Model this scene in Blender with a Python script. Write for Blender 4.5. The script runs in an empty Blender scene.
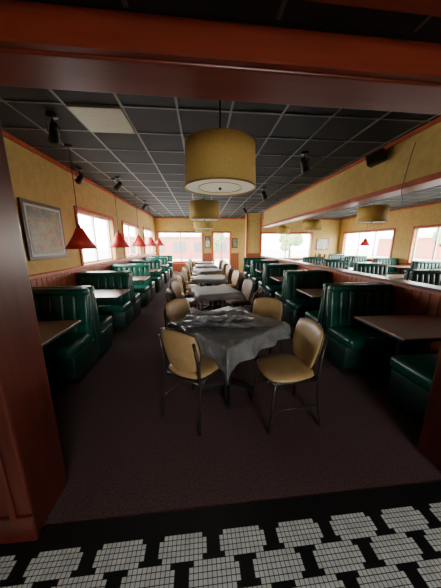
import bpy, bmesh, math, random
from math import sin, cos, pi, radians, sqrt, hypot
from mathutils import Vector, Matrix, noise
random.seed(4)
SC = bpy.context.scene
COL = SC.collection

# ------------------------------------------------------------------ materials
def mat(name, col, rough=0.6, metal=0.0, bump=0.0, bscale=50, bdist=.01, col2=None, nscale=20, spec=0.5, coat=0, emis=0):
    m = bpy.data.materials.new(name); m.use_nodes = True
    nt = m.node_tree; b = nt.nodes['Principled BSDF']
    b.inputs['Base Color'].default_value = (*col, 1)
    b.inputs['Roughness'].default_value = rough
    b.inputs['Metallic'].default_value = metal
    b.inputs['Specular IOR Level'].default_value = spec
    b.inputs['Coat Weight'].default_value = coat
    if emis:
        b.inputs['Emission Color'].default_value = (*col, 1); b.inputs['Emission Strength'].default_value = emis
    tc = nt.nodes.new('ShaderNodeTexCoord')
    if col2:
        n = nt.nodes.new('ShaderNodeTexNoise'); n.inputs['Scale'].default_value = nscale; n.inputs['Detail'].default_value = 5
        nt.links.new(tc.outputs['Object'], n.inputs['Vector'])
        r = nt.nodes.new('ShaderNodeValToRGB')
        r.color_ramp.elements[0].position = .35; r.color_ramp.elements[1].position = .65
        r.color_ramp.elements[0].color = (*col, 1); r.color_ramp.elements[1].color = (*col2, 1)
        nt.links.new(n.outputs['Fac'], r.inputs['Fac']); nt.links.new(r.outputs['Color'], b.inputs['Base Color'])
    if bump:
        n2 = nt.nodes.new('ShaderNodeTexNoise'); n2.inputs['Scale'].default_value = bscale; n2.inputs['Detail'].default_value = 4
        nt.links.new(tc.outputs['Object'], n2.inputs['Vector'])
        bp = nt.nodes.new('ShaderNodeBump'); bp.inputs['Strength'].default_value = bump; bp.inputs['Distance'].default_value = bdist
        nt.links.new(n2.outputs['Fac'], bp.inputs['Height']); nt.links.new(bp.outputs['Normal'], b.inputs['Normal'])
    return m

def wood(name, c1, c2, rough=.35, axis='Z', scale=6, coat=.3):
    m = bpy.data.materials.new(name); m.use_nodes = True
    nt = m.node_tree; b = nt.nodes['Principled BSDF']
    tc = nt.nodes.new('ShaderNodeTexCoord'); mp = nt.nodes.new('ShaderNodeMapping')
    s = {'X': (.12, 1, 1), 'Y': (1, .12, 1), 'Z': (1, 1, .12)}[axis]
    mp.inputs['Scale'].default_value = [k*scale for k in s]
    n = nt.nodes.new('ShaderNodeTexNoise'); n.inputs['Scale'].default_value = 3; n.inputs['Detail'].default_value = 8; n.inputs['Distortion'].default_value = .6
    r = nt.nodes.new('ShaderNodeValToRGB')
    r.color_ramp.elements[0].position = .3; r.color_ramp.elements[1].position = .7
    r.color_ramp.elements[0].color = (*c1, 1); r.color_ramp.elements[1].color = (*c2, 1)
    nt.links.new(tc.outputs['Object'], mp.inputs['Vector']); nt.links.new(mp.outputs['Vector'], n.inputs['Vector'])
    nt.links.new(n.outputs['Fac'], r.inputs['Fac']); nt.links.new(r.outputs['Color'], b.inputs['Base Color'])
    b.inputs['Roughness'].default_value = rough; b.inputs['Coat Weight'].default_value = coat; b.inputs['Coat Roughness'].default_value = .25
    return m

def mapmat():
    m = bpy.data.materials.new('map_print'); m.use_nodes = True
    nt = m.node_tree; b = nt.nodes['Principled BSDF']
    tc = nt.nodes.new('ShaderNodeTexCoord')
    v = nt.nodes.new('ShaderNodeTexVoronoi'); v.inputs['Scale'].default_value = 9
    n = nt.nodes.new('ShaderNodeTexNoise'); n.inputs['Scale'].default_value = 7; n.inputs['Detail'].default_value = 6
    nt.links.new(tc.outputs['Object'], n.inputs['Vector']); nt.links.new(tc.outputs['Object'], v.inputs['Vector'])
    r = nt.nodes.new('ShaderNodeValToRGB'); e = r.color_ramp.elements
    e[0].position = .30; e[0].color = (.08, .16, .15, 1); e[1].position = .75; e[1].color = (.35, .24, .10, 1)
    for p, c in [(.43, (.12, .20, .12, 1)), (.52, (.38, .35, .20, 1)), (.6, (.24, .08, .05, 1))]:
        k = e.new(p); k.color = c
    nt.links.new(n.outputs['Fac'], r.inputs['Fac'])
    mx = nt.nodes.new('ShaderNodeMixRGB'); mx.inputs[0].default_value = .10
    nt.links.new(r.outputs['Color'], mx.inputs[1]); nt.links.new(v.outputs['Color'], mx.inputs[2])
    nt.links.new(mx.outputs[0], b.inputs['Base Color']); b.inputs['Roughness'].default_value = .35; b.inputs['Coat Weight'].default_value = .5
    return m

M = {}
M['ochre'] = mat('ochre_wall', (.70, .51, .155), .75, col2=(.60, .43, .125), nscale=9, bump=.15, bscale=80)
M['redwood'] = wood('red_stained_wood', (.055, .009, .005), (.095, .016, .008), .34, 'Z')
M['redbeam'] = wood('red_beam_wood', (.20, .028, .012), (.28, .042, .017), .36, 'X')
M['redtrim'] = mat('red_trim', (.62, .12, .04), .4, col2=(.48, .09, .03), nscale=12)
M['ceil'] = mat('black_acoustic_tile', (.019, .024, .025), .8, col2=(.034, .041, .043), nscale=120, bump=.6, bscale=180)
M['grid'] = mat('ceiling_tbar', (.19, .23, .21), .5)
M['carpet'] = mat('brown_carpet', (.078, .045, .046), .95, col2=(.128, .080, .080), nscale=90, bump=.5, bscale=220, spec=.1)
M['black'] = mat('black_metal', (.012, .012, .012), .4)
M['blackt'] = mat('black_tile', (.010, .011, .012), .35)
M['whitet'] = mat('white_tile', (.82, .86, .84), .4, col2=(.64, .68, .66), nscale=14)
M['grout'] = mat('dark_grout', (.03, .03, .03), .9)
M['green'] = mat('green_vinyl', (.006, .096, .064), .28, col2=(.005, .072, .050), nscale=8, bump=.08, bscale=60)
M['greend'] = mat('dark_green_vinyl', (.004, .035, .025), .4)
M['tan'] = mat('tan_vinyl', (.48, .32, .145), .38, col2=(.38, .24, .10), nscale=6, bump=.05)
M['tand'] = mat('brown_vinyl', (.16, .09, .05), .45)
M['chrome'] = mat('dark_steel_tube', (.05, .042, .035), .35, metal=.6)
M['cloth'] = mat('grey_tablecloth', (.20, .205, .20), .30, col2=(.13, .135, .132), nscale=7, bump=.8, bscale=12, bdist=.04)
M['sheet'] = mat('plastic_sheet', (.38, .39, .40), .22, col2=(.20, .21, .22), nscale=6, bump=.6, bscale=20, bdist=.02)
M['cloth2'] = mat('beige_tablecloth', (.25, .24, .22), .5, col2=(.19, .18, .165), nscale=5)
M['tabtop'] = wood('laminate_top', (.20, .085, .045), (.28, .13, .07), .28, 'X', coat=.5)
M['drum'] = mat('mustard_shade', (.72, .51, .13), .7, col2=(.65, .45, .11), nscale=60)
M['diff'] = mat('lamp_diffuser', (.80, .74, .55), .5, emis=.4)
M['redsh'] = mat('red_shade', (.70, .04, .035), .45)
M['white'] = mat('white_paint', (.7, .7, .68), .5)
M['panel'] = mat('light_panel', (.50, .56, .32), .5, col2=(.45, .50, .28), nscale=30)
M['panel2'] = mat('grey_vent', (.10, .11, .11), .35)
M['paper'] = mapmat()
M['frame'] = mat('picture_frame', (.05, .03, .02), .4)
M['blind'] = mat('blind_slats', (.62, .56, .48), .6)
M['brick'] = mat('brick_building', (.40, .15, .10), .9, col2=(.34, .12, .08), nscale=3)
M['asphalt'] = mat('asphalt', (.40, .40, .40), .9)
M['leaf'] = mat('tree_foliage', (.20, .30, .12), .8, col2=(.12, .19, .07), nscale=4)
M['bark'] = mat('tree_bark', (.10, .07, .05), .9)
M['bwood'] = wood('wainscot_wood', (.28, .058, .024), (.38, .095, .038), .4, 'Z', coat=.3)

# ------------------------------------------------------------------ mesh builder
class MB:
    def __init__(s): s.v=[]; s.f=[]; s.m=[]; s.sm=[]; s.mats=[]
    def mi(s, key):
        if key not in s.mats: s.mats.append(key)
        return s.mats.index(key)
    def add(s, vs, fs, key, smooth=False, mx=None):
        o=len(s.v); k=s.mi(key)
        for p in vs:
            p=Vector(p); s.v.append(mx@p if mx else p)
        for f in fs:
            s.f.append([i+o for i in f]); s.m.append(k); s.sm.append(smooth)
    def box(s, x0,x1,y0,y1,z0,z1,key,bev=0,seg=3,mx=None,smooth=None):
        bm=bmesh.new(); bmesh.ops.create_cube(bm,size=1)
        for v in bm.verts:
            v.co=Vector(((x0+x1)/2+v.co.x*(x1-x0),(y0+y1)/2+v.co.y*(y1-y0),(z0+z1)/2+v.co.z*(z1-z0)))
        if bev>0: bmesh.ops.bevel(bm,geom=bm.edges[:],offset=bev,segments=seg,profile=.5,affect='EDGES')
        bm.verts.index_update()
        s.add([v.co.copy() for v in bm.verts],[[v.index for v in f.verts] for f in bm.faces],key,(bev>0.01) if smooth is None else smooth,mx)
        bm.free()
    def lathe(s, prof, key, c=(0,0,0), n=24, smooth=True, mx=None, cap=False):
        vs=[];fs=[]
        for r,z in prof:
            for i in range(n):
                a=2*pi*i/n; vs.append((c[0]+r*cos(a),c[1]+r*sin(a),c[2]+z))
        for j in range(len(prof)-1):
            for i in range(n):
                fs.append([j*n+i,j*n+(i+1)%n,(j+1)*n+(i+1)%n,(j+1)*n+i])
        if cap: fs.append(list(range(n))[::-1]); fs.append([ (len(prof)-1)*n+i for i in range(n)])
        s.add(vs,fs,key,smooth,mx)
    def tube(s, pts, r, key, n=8, mx=None):
        pts=[Vector(p) for p in pts]; vs=[];fs=[]
        for i,p in enumerate(pts):
            t=(pts[min(i+1,len(pts)-1)]-pts[max(i-1,0)]).normalized()
            ref=Vector((1,0,0)) if abs(t.x)<.8 else Vector((0,1,0))
            a=t.cross(ref).normalized(); b=t.cross(a)
            for k in range(n):
                an=2*pi*k/n; vs.append(p+a*r*cos(an)+b*r*sin(an))
        for j in range(len(pts)-1):
            for i in range(n): fs.append([j*n+i,j*n+(i+1)%n,(j+1)*n+(i+1)%n,(j+1)*n+i])
        fs.append(list(range(n))[::-1]); fs.append([(len(pts)-1)*n+i for i in range(n)])
        s.add(vs,fs,key,True,mx)
    def pad(s, fn, th, key, nx=16, ny=14, mx=None, k=.35):
        vs=[];fs=[]
        for side in (1,-1):
            for j in range(ny+1):
                for i in range(nx+1):
                    a=sin((-1+2*i/nx)*pi/2); b=sin((-1+2*j/ny)*pi/2)
                    x=a*sqrt(max(0,1-k*b*b)); y=b*sqrt(max(0,1-k*a*a))
                    h=(max(0,1-abs(a)**5)**.5)*(max(0,1-abs(b)**5)**.5)
                    p,nn=fn(x,y); vs.append(Vector(p)+Vector(nn)*th*.5*h*side)
        N=(nx+1)*(ny+1)
        for side in (0,1):
            for j in range(ny):
                for i in range(nx):
                    q=[j*(nx+1)+i,j*(nx+1)+i+1,(j+1)*(nx+1)+i+1,(j+1)*(nx+1)+i]
                    q=[w+N*side for w in q]
                    fs.append(q if side==0 else q[::-1])
        s.add(vs,fs,key,True,mx)
    def mesh(s,name):
        me=bpy.data.meshes.new(name); me.from_pydata([tuple(v) for v in s.v],[],s.f)
        for k in s.mats: me.materials.append(M[k])
        me.polygons.foreach_set('material_index',s.m); me.polygons.foreach_set('use_smooth',s.sm)
        bm=bmesh.new(); bm.from_mesh(me); bmesh.ops.remove_doubles(bm,verts=bm.verts,dist=1e-5); bm.to_mesh(me); bm.free()
        me.update(); return me
    def obj(s,name,loc=(0,0,0),rz=0):
        return place(s.mesh(name),name,loc,rz)
def place(me,name,loc=(0,0,0),rz=0):
    o=bpy.data.objects.new(name,me); o.location=loc; o.rotation_euler=(0,0,rz); COL.objects.link(o); return o
def swing(o,ang,px=-.9,py=1.0):
    a=radians(ang); o.rotation_euler[2]+=a
    x,y=o.location.x-px,o.location.y-py
    o.location.x=px+x*cos(a)-y*sin(a); o.location.y=py+x*sin(a)+y*cos(a)

CZ=2.81; XL=-2.32; XP=2.50; XR=7.5; YF=12.0; Y0=.98; Y1=1.23; NC=2.29
# ------------------------------------------------------------------ shell
b=MB(); b.box(XL-.2,XR+.2,1.0,YF+.2,-.1,0,'carpet'); b.obj('floor_carpet')
b=MB(); b.box(-2.6,4.2,-3.2,1.0,-.1,-.004,'grout'); b.obj('floor')
b=MB()
T=.0218
pat=[(2,10),(1,11),(1,11),(1,11),(2,10)]
nx0=int(-2.2/T); nx1=int(3.2/T)
def tile_white(i,j):
    row=j//5; r=j%5; off=12 if row%2==0 else 5
    k=(i+off)%14; lo,hi=pat[r]
    return lo<=k<=hi
b.box(-2.2,3.2,-.15,.995,-.05,.001,'grout')
for j in range(0,52):
    y1=.995-j*T; y0=y1-T+.003
    for i in range(nx0,nx1):
        x0=i*T; x1=x0+T-.003
        w = j>=5 and tile_white(i,j-5)
        b.add([(x0,y0,.004),(x1,y0,.004),(x1,y1,.004),(x0,y1,.004)],[[0,1,2,3]],'whitet' if w else 'blackt')
swing(b.obj('floor_tile'),.9)
b=MB(); b.box(XL-.2,XR+.2,Y1,YF+.2,CZ,CZ+.1,'ceil'); b.obj('ceiling')
b=MB(); b.box(-2.6,4.2,-3.2,Y0+.15,NC,NC+.1,'ceil'); b.obj('ceiling_entry')
P=.535
b=MB(); x=-.745-3*P
while x<XR:
    if x>XL: b.box(x-.011,x+.011,Y1,YF,CZ-.008,CZ+.001,'grid')
    x+=P
y=2.60-2*P
while y<YF:
    b.box(XL,XR,y-.011,y+.011,CZ-.0075,CZ+.001,'grid'); y+=P
b.obj('trim_ceiling_grid')
b=MB()
for xx in [-1.3,-.77,-.24,.29,.82,1.35]: b.box(xx-.008,xx+.008,-1,Y0,NC-.006,NC+.001,'panel2')
b.obj('trim_entry_grid')
b=MB(); b.box(-.745-P+.015,-.745-.015,2.615,2.6+P-.015,CZ-.02,CZ-.0,'panel'); b.obj('ceiling_light_panel')
b=MB(); b.box(-.21+.015,-.21+P-.015,2.615+P,2.6+2*P-.015,CZ-.012,CZ,'panel2')
for k in range(9): b.box(-.19,-.21+P-.02,2.64+P+k*.055,2.655+P+k*.055,CZ-.018,CZ-.01,'grid')
b.obj('ceiling_vent')

def wall(name, axis, c0, c1, a0, a1, z0, z1, ops, key):
    b=MB()
    def bx(p0,p1,q0,q1):
        if p1-p0<1e-4 or q1-q0<1e-4: return
        if axis=='X': b.box(c0,c1,p0,p1,q0,q1,key)
        else: b.box(p0,p1,c0,c1,q0,q1,key)
    ops=sorted(ops); cur=a0
    for o in ops:
        bx(cur,o[0],z0,z1); bx(o[0],o[1],z0,o[2]); bx(o[0],o[1],o[3],z1); cur=o[1]
    bx(cur,a1,z0,z1)
    return b.obj(name)
WL=[(4.65,6.35,1.1,2.12),(7.2,8.9,1.1,2.12),(9.7,11.6,1.1,2.12)]
WF=[(-2.15,.05,.6,2.08),(.62,1.5,.3,2.08),(3.2,5.9,.75,2.05)]
WR=[(3.2,4.6,.85,2.05),(5.4,7.6,.85,2.05),(8.5,11.6,.85,2.05)]
wall('wall_left','X',XL-.15,XL,Y1,YF+.15,0,CZ,WL,'ochre')
wall('wall_far','Y',YF,YF+.15,XL,XR,0,CZ,WF,'ochre')
wall('wall_right','X',XR,XR+.15,Y1,YF+.15,0,CZ,WR,'ochre')
wall('wall_entry_left','X',-2.6,-2.5,-3.2,Y0,0,NC,[],'ochre')
wall('wall_entry_right','X',4.1,4.2,-3.2,Y0,0,NC,[],'ochre')
WB_FILL=[(.3,1.9,.7,1.9)]  # added opening behind the camera, sized to fill the entry with light
wall('wall_entry_back','Y',-3.3,-3.2,-2.6,4.2,0,NC,WB_FILL,'ochre')
b=MB(); b.box(-2.6,-1.25,Y0,Y1,0,CZ+.1,'redwood'); b.obj('wall_divider_left')
b=MB(); b.box(1.95,XR+.15,Y0,Y1,0,CZ+.1,'redwood'); b.obj('wall_divider_right')
b=MB()
b.box(-1.25,-.88,Y0-.03,Y1+.0,0,2.19,'redwood',.012,2,smooth=False)
b.box(-1.27,-.87,Y0-.045,Y0-.02,0,.16,'redwood',.006,1,smooth=False)
b.box(-.98,-.95,Y0-.045,Y0-.02,.16,2.16,'redwood',.006,1,smooth=False)
b.obj('trim_column_left')
b=MB()
b.box(1.58,1.95,Y0-.0,Y1+.04,0,2.19,'redwood',.012,2,smooth=False)
b.box(1.565,1.97,Y0-.015,Y0+.01,0,.16,'redwood',.006,1,smooth=False)
b.obj('trim_column_right')
b=MB(); b.box(-1.4,2.2,Y0+.04,Y1,2.17,CZ+.15,'redbeam',.01,2,smooth=False)
b.box(-2.5,4.1,Y0,Y0+.04,2.175,2.29,'redbeam',.006,1,smooth=False)
swing(b.obj('trim_beam'),1.2)
b=MB(); b.box(-2.4,4.0,.48,.83,2.24,2.29,'redbeam',.006,1,smooth=False); swing(b.obj('trim_beam_entry'),1.5)

b=MB(); b.box(XP+.04,XP+.24,Y1,9.4,2.22,CZ,'ochre'); b.obj('wall_bulkhead')
b=MB()
b.box(XP+.0,XP+.28,Y1,9.42,2.17,2.24,'redtrim',.008,1,smooth=False)
b.box(XP+.02,XP+.04,Y1,9.4,CZ-.05,CZ-.002,'redtrim')
b.box(XL,XL+.025,Y1,YF,CZ-.06,CZ-.002,'redtrim')
b.box(XL,XR,YF-.02,YF,CZ-.06,CZ-.002,'redtrim')
b.box(XR-.02,XR,Y1,YF,CZ-.06,CZ-.002,'redtrim')
b.obj('trim_crown')
b=MB(); b.box(2.0,2.64,10.1,10.4,0,CZ,'ochre'); b.box(1.98,2.04,10.06,10.12,0,CZ,'redtrim'); b.box(2.60,2.66,10.06,10.12,0,CZ,'redtrim'); b.box(1.99,2.65,10.07,10.1,0,1.1,'bwood')
b.obj('wall_pier')
def panelling(b, axis, c, a0, a1, z1, side, step=.11, key='bwood'):
    a=a0
    while a<a1-.01:
        e=min(a+step-.008,a1)
        if axis=='X': b.box(min(c,c+side*.014),max(c,c+side*.014),a,e,.10,z1-.05,key,.003,1,smooth=False)
        else: b.box(a,e,min(c,c+side*.014),max(c,c+side*.014),.10,z1-.05,key,.003,1,smooth=False)
        a+=step
b=MB(); b.box(XP+.02,XP+.16,Y1,9.4,0,1.0,'bwood'); panelling(b,'X',XP+.02,Y1,9.4,1.02,-1)
b.box(XP-.01,XP+.20,Y1,9.42,1.0,1.035,'redwood',.008,2,smooth=False)
b.obj('wall_partition')
b=MB(); panelling(b,'X',XL,Y1,YF,1.08,1); b.box(XL,XL+.05,Y1,YF,1.03,1.09,'redtrim',.008,1,smooth=False); b.box(XL,XL+.02,Y1,YF,0,.1,'redwood'); b.obj('trim_wainscot_left')
b=MB()
for a0,a1,zt in [(.1,.57,1.05),(1.55,2.0,1.05),(2.7,3.15,1.05),(3.15,XR-.03,.7),(-2.15,.05,.5)]:
    panelling(b,'Y',YF,a0,a1,zt,-1); b.box(a0,a1,YF-.04,YF,zt-.05,zt,'redtrim')
b.obj('trim_wainscot_far')
b=MB(); panelling(b,'X',XR,Y1,YF-.05,.8,-1,.2); b.box(XR-.04,XR,Y1,YF-.05,.76,.82,'redtrim'); b.obj('trim_wainscot_right')

wn=0
def window(axis,c,o,side,n=2):
    global wn; wn+=1
    a0,a1,z0,z1=o; b=MB()
    def bx(p0,p1,q0,q1,d0,d1,key):
        lo,hi=sorted((c+side*d0,c+side*d1))
        if axis=='X': b.box(lo,hi,p0,p1,q0,q1,key,.004,1,smooth=False)
        else: b.box(p0,p1,lo,hi,q0,q1,key,.004,1,smooth=False)
    for (p0,p1,q0,q1) in [(a0-.07,a0,z0-.0,z1+.07),(a1,a1+.07,z0-.0,z1+.07),(a0,a1,z1,z1+.07),(a0-.08,a1+.08,z0-.05,z0)]:
        bx(p0,p1,q0,q1,0,-.03,'redtrim')
    for (p0,p1,q0,q1) in [(a0,a0+.04,z0,z1),(a1-.04,a1,z0,z1),(a0,a1,z1-.04,z1),(a0,a1,z0,z0+.04)]:
        bx(p0,p1,q0,q1,.07,.12,'white')
    for k in range(1,n):
        p=a0+(a1-a0)*k/n; bx(p-.025,p+.025,z0,z1,.07,.12,'white')
    b.obj('window_%d'%wn)
    L=bpy.data.lights.new('window_portal','AREA'); L.shape='RECTANGLE'; L.size=a1-a0; L.size_y=z1-z0
    L.cycles.is_portal=True
    lo=bpy.data.objects.new('window_portal',L); COL.objects.link(lo)
    m=(a0+a1)/2; z=(z0+z1)/2
    if axis=='X':
        lo.location=(c+side*.16,m,z); lo.rotation_euler=(0,radians(90)*side,0)
        L.size=z1-z0; L.size_y=a1-a0
    else:
        lo.location=(m,c+side*.16,z); lo.rotation_euler=(radians(-90)*side,0,0)
def blind(axis,c,o,side,frac):
    a0,a1,z0,z1=o; b=MB(); z=z1-.03; n=int((z1-z0)*frac/.05)
    for k in range(n):
        zz=z-k*.05
        if axis=='X': b.box(min(c+side*.015,c+side*.045),max(c+side*.015,c+side*.045),a0+.01,a1-.01,zz-.012,zz-.008,'blind')
        else: b.box(a0+.01,a1-.01,min(c+side*.015,c+side*.045),max(c+side*.015,c+side*.045),zz-.012,zz-.008,'blind')
    lo,hi=sorted((c+side*.005,c+side*.05))
    if axis=='X': b.box(lo,hi,a0,a1,z1-.03,z1,'blind')
    else: b.box(a0,a1,lo,hi,z1-.03,z1,'blind')
    b.obj('window_blind')
for o in WL: window('X',XL,o,-1,2); blind('X',XL,o,-1,.2)
for o in WF: window('Y',YF,o,1,2)
for o in WR: window('X',XR,o,1,3)
for o in WF: blind('Y',YF,o,1,.3)
for o in WR: blind('X',XR,o,1,.3)
for o in WB_FILL: window('Y',-3.2,o,-1,3)  # unseen rear window, added to brighten the entry side

# exterior
b=MB(); b.box(-80,80,-60,80,-.3,-.2,'asphalt'); b.obj('ground')
b=MB(); b.box(-9,4,27,34,-.2,2.3,'brick'); b.box(-9.2,4.2,26.8,34.2,2.3,2.6,'white')
for k in range(5): b.box(-8+k*2.4,-6.6+k*2.4,26.95,27.05,.6,1.7,'panel2')
b.obj('brick_building')
b=MB(); b.box(26,34,4,32,-.2,2.2,'brick'); b.box(25.8,34.2,3.8,32.2,2.2,2.5,'white'); b.obj('brick_building')
def tree_mesh(sd):
    rnd=random.Random(sd); b=MB()
    b.lathe([(.16,-.2),(.11,.6),(.09,1.6),(.05,2.3)],'bark',n=10)
    for k in range(7):
        a=rnd.random()*6.28; r=rnd.uniform(.2,.8); c=Vector((r*cos(a),r*sin(a),rnd.uniform(1.2,2.6))); R=rnd.uniform(.45,.8)
        bm=bmesh.new(); bmesh.ops.create_icosphere(bm,subdivisions=3,radius=R)
        vs=[v.co*(1+.35*noise.noise(v.co*4+c))+c for v in bm.verts]
        bm.verts.index_update(); b.add(vs,[[v.index for v in f.verts] for f in bm.faces],'leaf'); bm.free()
    return b.mesh('tree')
tm=[tree_mesh(1),tree_mesh(2)]
for i,(x,y) in enumerate([(-9,9),(-13,24),(1.2,23),(9.5,24),(19,16)]): place(tm[i%2],'tree',(x,y,0),i*1.3)

# ------------------------------------------------------------------ furniture meshes
def bench_mesh(W=.86):
    b=MB(); h=W/2
    b.box(-h+.02,h-.02,.03,.47,0,.10,'black')
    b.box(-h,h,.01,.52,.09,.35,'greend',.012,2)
    b.box(-h,h,.09,.57,.34,.47,'green',.05,4)
    n=7; w=W/n
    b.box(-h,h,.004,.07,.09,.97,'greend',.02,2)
    mx=Matrix.Translation((0,.085,.46))@Matrix.Rotation(radians(7),4,'X')
    for i in range(n):
        b.box(-h+i*w+.001,-h+(i+1)*w-.001,-.03,.075,-.03,.47,'green',.034,4,mx=mx)
    b.box(-h-.004,h+.004,.003,.115,.90,.995,'green',.045,4)
    for sx in (-h,h):
        b.tube([(sx,.50,.345),(sx,.12,.345),(sx,.05,.9)],.008,'green',6)
    return b.mesh('booth_bench')
def booth_table_mesh(L=.95,Wd=.60,py=0):
    b=MB()
    b.box(-L/2,L/2,-Wd/2,Wd/2,.722,.752,'tabtop',.008,2,smooth=False)
    b.box(-L/2-.003,L/2+.003,-Wd/2-.003,Wd/2+.003,.726,.746,'black',.003,1,smooth=False)
    b.box(-.16,.16,py-.13,py+.13,.70,.722,'black')
    b.lathe([(.032,.03),(.032,.70)],'black',c=(0,py,0),n=14)
    b.lathe([(.0,.09),(.05,.085),(.06,.04),(.06,.03)],'black',c=(0,py,0),n=14)
    for k in range(4):
        l=.20 if k%2 else .27
        mx=Matrix.Translation((0,py,0))@Matrix.Rotation(k*pi/2,4,'Z')
        b.add([(0,-.03,.03),(0,.03,.03),(0,.03,.08),(0,-.03,.08),(l,-.02,.0),(l,.02,.0),(l,.02,.03),(l,-.02,.03)],
              [[0,1,5,4],[3,7,6,2],[0,4,7,3],[1,2,6,5],[4,5,6,7],[0,3,2,1]],'black',mx=mx)
        b.lathe([(.022,0),(.022,.03)],'black',c=(l-.005,0,0),n=10,mx=mx,cap=True)
    return b.mesh('booth_table')
def chair_mesh(key='tan'):
    b=MB()
    for sx in (-1,1):
        b.tube([(sx*.205,-.235,0),(sx*.195,-.205,.25),(sx*.19,-.19,.44),(sx*.185,-.205,.6),(sx*.175,-.24,.78)],.0125,'chrome')
        b.tube([(sx*.20,.215,0),(sx*.19,.195,.25),(sx*.18,.175,.42),(sx*.17,.12,.43),(sx*.19,-.19,.42)],.0125,'chrome')
        b.tube([(sx*.195,-.21,.2),(sx*.193,.2,.2)],.007,'chrome')
    b.tube([(-.18,.17,.42),(.18,.17,.42)],.011,'chrome'); b.tube([(-.19,-.19,.42),(.19,-.19,.42)],.011,'chrome')
    b.box(-.19,.19,-.19,.19,.42,.432,'black',.004,1,smooth=False)
    b.pad(lambda s,t:((s*(.215+.01*t),.012+t*.225,.462-.006*(s*s)),(0,0,1)),.075,key)
    b.tube([(-.2,-.2,.452),(-.212,0,.452),(-.205,.2,.452),(0,.235,.452),(.205,.2,.452),(.212,0,.452),(.2,-.2,.452)],.006,'black',6)
    def bk(s,t):
        w=.185+.022*t
        y=-.205-.035*t+.035*s*s
        return ((s*w,y,.665+t*.195),(-s*.15,1,.12))
    b.pad(bk,.055,key,k=.3)
    pts=[]
    for i in range(33):
        a=2*pi*i/32; ca,sa=cos(a),sin(a)
        q=1/max(abs(ca),abs(sa)); u,v=ca*q,sa*q
        x=u*sqrt(1-.3*v*v); y=v*sqrt(1-.3*u*u); p,nn=bk(x,y); pts.append((p[0],p[1]-.006,p[2]))
    b.tube(pts,.006,'black',6)
    def bk2(s,t):
        p,n=bk(s*.97,t*.97); return ((p[0],p[1]-.012,p[2]),n)
    b.pad(bk2,.05,'tan' if key=='tan' else 'tand',k=.3)
    return b.mesh('dining_chair')
def table_mesh(a=.43,hang=.24,key='cloth',seed=1,extra=False,topz=.755,n=48):
    b=MB(); rnd=random.Random(seed)
    b.box(-a,a,-a,a,.715,topz-.004,'tabtop',.004,1,smooth=False)
    b.lathe([(.036,.03),(.036,.715)],'black',n=14)
    b.box(-.2,.2,-.2,.2,.70,.716,'black')
    for k in range(4):
        mx=Matrix.Rotation(k*pi/2+pi/4,4,'Z'); l=.28
        b.add([(0,-.03,.03),(0,.03,.03),(0,.03,.09),(0,-.03,.09),(l,-.02,.0),(l,.02,.0),(l,.02,.03),(l,-.02,.03)],
              [[0,1,5,4],[3,7,6,2],[0,4,7,3],[1,2,6,5],[4,5,6,7],[0,3,2,1]],'black',mx=mx)
    ph=rnd.random()*6; R=a+hang; vs=[];fs=[]
    for j in range(n+1):
        for i in range(n+1):
            x=-R+2*R*i/n; y=-R+2*R*j/n
            cx=max(-a-.004,min(a+.004,x)); cy=max(-a-.004,min(a+.004,y)); dx=x-cx; dy=y-cy; d=hypot(dx,dy)
            z=topz+.0015*abs(noise.noise(Vector((x*6,y*6,seed))))
            if d>0:
                ang=(x*11+y*9 if abs(dx)<1e-6 or abs(dy)<1e-6 else 0)+ph
                f=min(1,d/hang)
                cor = abs(dx)>1e-6 and abs(dy)>1e-6
                out=.016+.07*d+ (.022*sin(ang*2.1)*f)
                if cor: out=.02+.16*min(d,hang)
                cx+=out*dx/d*min(1,d/.02); cy+=out*dy/d*min(1,d/.02)
                if cor:
                    w=min(abs(dx),abs(dy))/max(abs(dx),abs(dy))
                    cx+= .03*f*w*(1 if dx>0 else -1); cy+=.03*f*w*(1 if dy>0 else -1)
                z-= d*.97*(1+.10*sin(x*5+y*7+ph))
            vs.append((cx,cy,z))
    for j in range(n):
        for i in range(n): fs.append([j*(n+1)+i,j*(n+1)+i+1,(j+1)*(n+1)+i+1,(j+1)*(n+1)+i])
    b.add(vs,fs,key,True)
    if extra:
        def sheet(cx,cy,w,l,ang,z,amp,sd,mk='sheet'):
            r=random.Random(sd); p1=r.random()*6; p2=r.random()*6; vs=[];fs=[];NX=40;NY=30
            for lay in (0,1):
                for j in range(NY+1):
                    for i in range(NX+1):
                        u=(i/NX-.5)*w; v=(j/NY-.5)*l
                        q=Vector((u*9,v*16,sd))
                        zz=z+amp*(.5+.5*sin(v*38+p1+u*4))+amp*1.6*abs(noise.noise(q))+amp*.8*abs(noise.noise(q*2.7))
                        u2=u+.02*noise.noise(Vector((v*8,sd,0))); v2=v+.02*noise.noise(Vector((u*8,0,sd)))
                        X=cx+u2*cos(ang)-v2*sin(ang); Y=cy+u2*sin(ang)+v2*cos(ang)
                        vs.append((X,Y,zz+ (.004 if lay else 0)))
            N=(NX+1)*(NY+1)
            for lay in (0,1):
                for j in range(NY):
                    for i in range(NX):
                        q=[j*(NX+1)+i,j*(NX+1)+i+1,(j+1)*(NX+1)+i+1,(j+1)*(NX+1)+i]; q=[k+N*lay for k in q]
                        fs.append(q if lay else q[::-1])
            b.add(vs,fs,mk,True)
        sheet(-.04,.08,.70,.46,radians(-42),topz+.002,.012,2)
        sheet(-.03,.10,.54,.30,radians(-34),topz+.028,.018,5)
        sheet(.14,-.14,.34,.28,radians(-60),topz+.003,.008,9,'cloth2')
    return b.mesh('dining_table')

bench=bench_mesh(); benchL=bench_mesh(.94); benchS=bench_mesh(.70)
btab=booth_table_mesh(); btabL=booth_table_mesh(1.06,py=.03); btabR=booth_table_mesh(.87,py=.14); chT=chair_mesh('tan'); chB=chair_mesh('tand')

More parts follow.
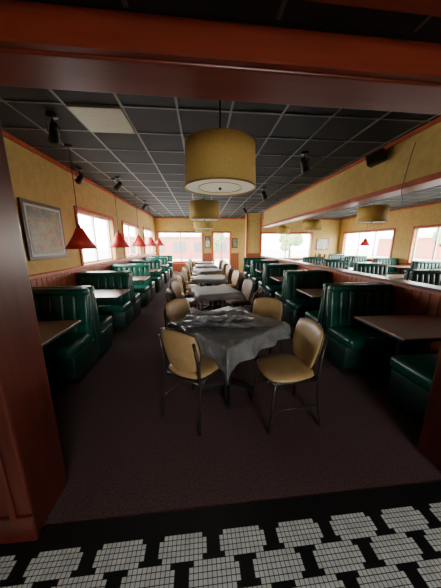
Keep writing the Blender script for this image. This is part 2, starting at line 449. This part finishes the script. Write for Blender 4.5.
def cone_mesh(z,r=.215):
    b=MB()
    b.lathe([(.045,.30),(r*.5,.17),(r,0),(r-.006,0),(r*.5-.006,.168),(.04,.292)],'redsh',n=28)
    b.lathe([(.0,.31),(.045,.30)],'redsh',n=28)
    b.lathe([(.0,.02),(.03,.03),(.042,.07),(.03,.12),(.016,.15),(.016,.3)],'white',n=14)
    b.lathe([(.02,.30),(.014,.36)],'black',n=10)
    b.tube([(0,0,.35),(0,0,CZ-z-.02)],.005,'black',6)
    b.lathe([(0,CZ-z-.03),(.05,CZ-z-.02),(.055,CZ-z)],'black',n=16)
    return b.mesh('cone_pendant_lamp')
conem=cone_mesh(1.43)
def drum_mesh(z,r=.30,h=.33):
    b=MB()
    b.lathe([(r*.95,h),(r,0),(r-.008,0),(r*.95-.008,h),(r*.95,h)],'drum',n=48)
    b.lathe([(r+.002,0),(r+.003,.012),(r+.001,.012)],'tan',n=48)
    b.lathe([(r-.009,.010),(.0,.010)],'diff',n=48)
    b.lathe([(r*.62,.009),(r*.62,.004),(r*.60,.004),(r*.60,.009)],'drum',n=40)
    b.lathe([(.0,-.012),(.014,-.006),(.012,.010)],'black',n=12)
    for k in range(3):
        a=k*2*pi/3; b.tube([(0,0,h-.02),(r*.945*cos(a),r*.945*sin(a),h-.005)],.004,'black',6)
    b.tube([(0,0,.02),(0,0,CZ-z-.02)],.007,'black',8)
    b.lathe([(0,CZ-z-.035),(.06,CZ-z-.02),(.065,CZ-z)],'black',n=16)
    return b.mesh('drum_pendant_lamp')
DZ=1.96; drum=drum_mesh(DZ)

def booths(y0,n,pitch,xc,tx,bm_,tm_,off,lamps=(),lx=0,first=None,fx=0):
    for k in range(n):
        y=y0+k*pitch
        place(tm_,'booth_table',(tx,y,0))
        yb=y+off
        place(bm_,'booth_bench',(xc,yb-.004,0),pi)
        if k<n-1: place(bm_,'booth_bench',(xc,yb+.004,0),0)
        if k==0: place(first or bm_,'booth_bench',(xc+fx,max(yb-pitch,Y1+.045)+.004,0),0)
        if k in lamps: place(conem,'cone_pendant_lamp',(lx,y,1.43))
booths(1.98,6,1.60,XL+.035+.47,XL+.035+.53,benchL,btabL,.82,range(6),-1.77)
booths(1.86,5,1.50,XP-.02-.43,XP-.02-.435,bench,btabR,.90,first=benchS,fx=.08)
booths(5.7,4,1.62,XR-.06-.43,XR-.06-.485,bench,btab,.81,(0,2),6.7)
for y in (2.6,4.2,5.8,7.4,9.0):
    place(bench,'booth_bench',(4.6,y-.004,0),pi); place(bench,'booth_bench',(4.6,y+.004,0),0)
    place(btab,'booth_table',(4.55,y+.8,0))

for y in (2.06,4.65,7.2,9.8): place(drum,'drum_pendant_lamp',(.17 if y<3 else .08,y,DZ))
for y in (4.85,7.6,10.3): place(drum,'drum_pendant_lamp',(3.72,y,DZ))

t1=place(table_mesh(.40,.16,'cloth',3,True,n=64),'dining_table',(.25,2.08,0),radians(38))
t2m=table_mesh(.34,.10,'cloth2',5)
ty=[3.7,5.2,6.75,8.25,9.75]
for i,y in enumerate(ty): place(t2m,'dining_table',(.22-.02*i,y,0),radians([12,-8,20,5,-10][i]))
def chair(me,x,y,dx,dy):
    place(me,'dining_chair',(x,y,0),math.atan2(dy,dx)-pi/2)
chair(chT,-.07,1.84,.58,.81)
chair(chT,.71,1.72,-1,-.12)
chair(chT,-.14,2.48,.75,-.66)
chair(chT,.68,2.44,-.6,-.8)
for i,y in enumerate(ty):
    chair(chB if i<2 else chT,.20+.46,y-.36,-.9,.5)
    chair(chB if i<1 else chT,-.26,y-.34,.95,.45)
    chair(chT,-.30,y+.36,1,-.35)
    chair(chT if i else chB,.68,y+.36,-1,-.3)

b=MB()
b.box(XL,XL+.03,3.25,4.12,1.28,2.08,'frame',.006,1,smooth=False); b.box(XL+.03,XL+.033,3.30,4.07,1.33,2.03,'white'); b.box(XL+.033,XL+.035,3.33,4.04,1.36,2.00,'paper')
b.obj('framed_picture')
for x0,x1,z0,z1 in [(.20,.48,1.3,1.9),(1.62,1.9,1.3,1.8),(6.2,6.9,1.2,1.8)]:
    b=MB(); b.box(x0,x1,YF-.03,YF,z0,z1,'frame',.006,1,smooth=False); b.box(x0+.04,x1-.04,YF-.033,YF-.03,z0+.04,z1-.04,'paper'); b.obj('framed_picture')

def spot(x,y,rz):
    b=MB()
    b.lathe([(0,0),(.05,-.005),(.055,-.03),(.0,-.035)],'black',n=16)
    b.tube([(0,0,-.03),(0,0,-.10)],.009,'black')
    b.tube([(-.05,0,-.17),(-.055,0,-.11),(0,0,-.095),(.055,0,-.11),(.05,0,-.17)],.006,'black',6)
    mx=Matrix.Translation((0,0,-.17))@Matrix.Rotation(radians(60),4,'X')
    b.lathe([(0,.10),(.035,.095),(.045,.03),(.05,-.06),(.062,-.09),(.055,-.09),(.04,-.05),(0,-.045)],'black',n=18,mx=mx)
    b.obj('ceiling_spotlight',(x,y,CZ-.008),rz)
spot(-1.5,2.78,.6); spot(-1.62,5.0,.9); spot(1.52,3.5,-.7); spot(1.5,5.6,-.6); spot(-1.7,7.5,.8); spot(1.5,8,-.6); spot(-2.1,4.5,.9)
b=MB(); b.box(-.11,.11,-.075,.075,-.07,.07,'black',.012,2); b.box(-.10,.10,-.085,-.075,-.06,.06,'chrome'); b.tube([(0,.07,0),(0,.12,.03)],.012,'black')
o=b.obj('wall_speaker',(XP-.06,3.25,2.66),radians(-55)); o.rotation_euler[1]=radians(-15)
b=MB(); b.tube([(XP+.02,2.75,2.66),(XP-.02,2.74,2.5),(XP-.05,2.74,2.3),(XP-.06,2.75,2.12),(XP-.0,2.78,2.05),(XP+.03,2.8,1.98)],.004,'black',6); b.obj('hanging_cable')
# wrought-iron candelabra standing on the side-room tables (dark silhouettes)
b=MB()
b.lathe([(.10,0),(.10,.012),(.03,.03),(.012,.06),(.012,.36),(.02,.38),(.0,.40)],'black',n=16)
for k in range(5):
    a=k*2*pi/5; ca,sa=cos(a),sin(a)
    b.tube([(0,0,.18),(.09*ca,.09*sa,.14),(.17*ca,.17*sa,.20),(.18*ca,.18*sa,.30)],.008,'black',6)
    b.lathe([(.0,.29),(.035,.30),(.035,.31),(.018,.31),(.018,.40),(.0,.41)],'black',c=(.18*ca,.18*sa,0),n=10)
cm=b.mesh('candelabra')
for y in (6.6,8.2): place(cm,'candelabra',(4.45,y,.752))

# ------------------------------------------------------------------ world and camera
w=bpy.data.worlds.new('World'); SC.world=w; w.use_nodes=True
bg=w.node_tree.nodes['Background']; bg.inputs[0].default_value=(1,.98,.96,1); bg.inputs[1].default_value=29
cam=bpy.data.cameras.new('Camera'); co=bpy.data.objects.new('Camera',cam); COL.objects.link(co)
cam.sensor_fit='VERTICAL'; cam.sensor_height=36; cam.lens=225*36/588; cam.clip_start=.02
co.location=(0,0,1.5); co.rotation_euler=(radians(90-12.5),0,radians(-4.8))
SC.camera=co
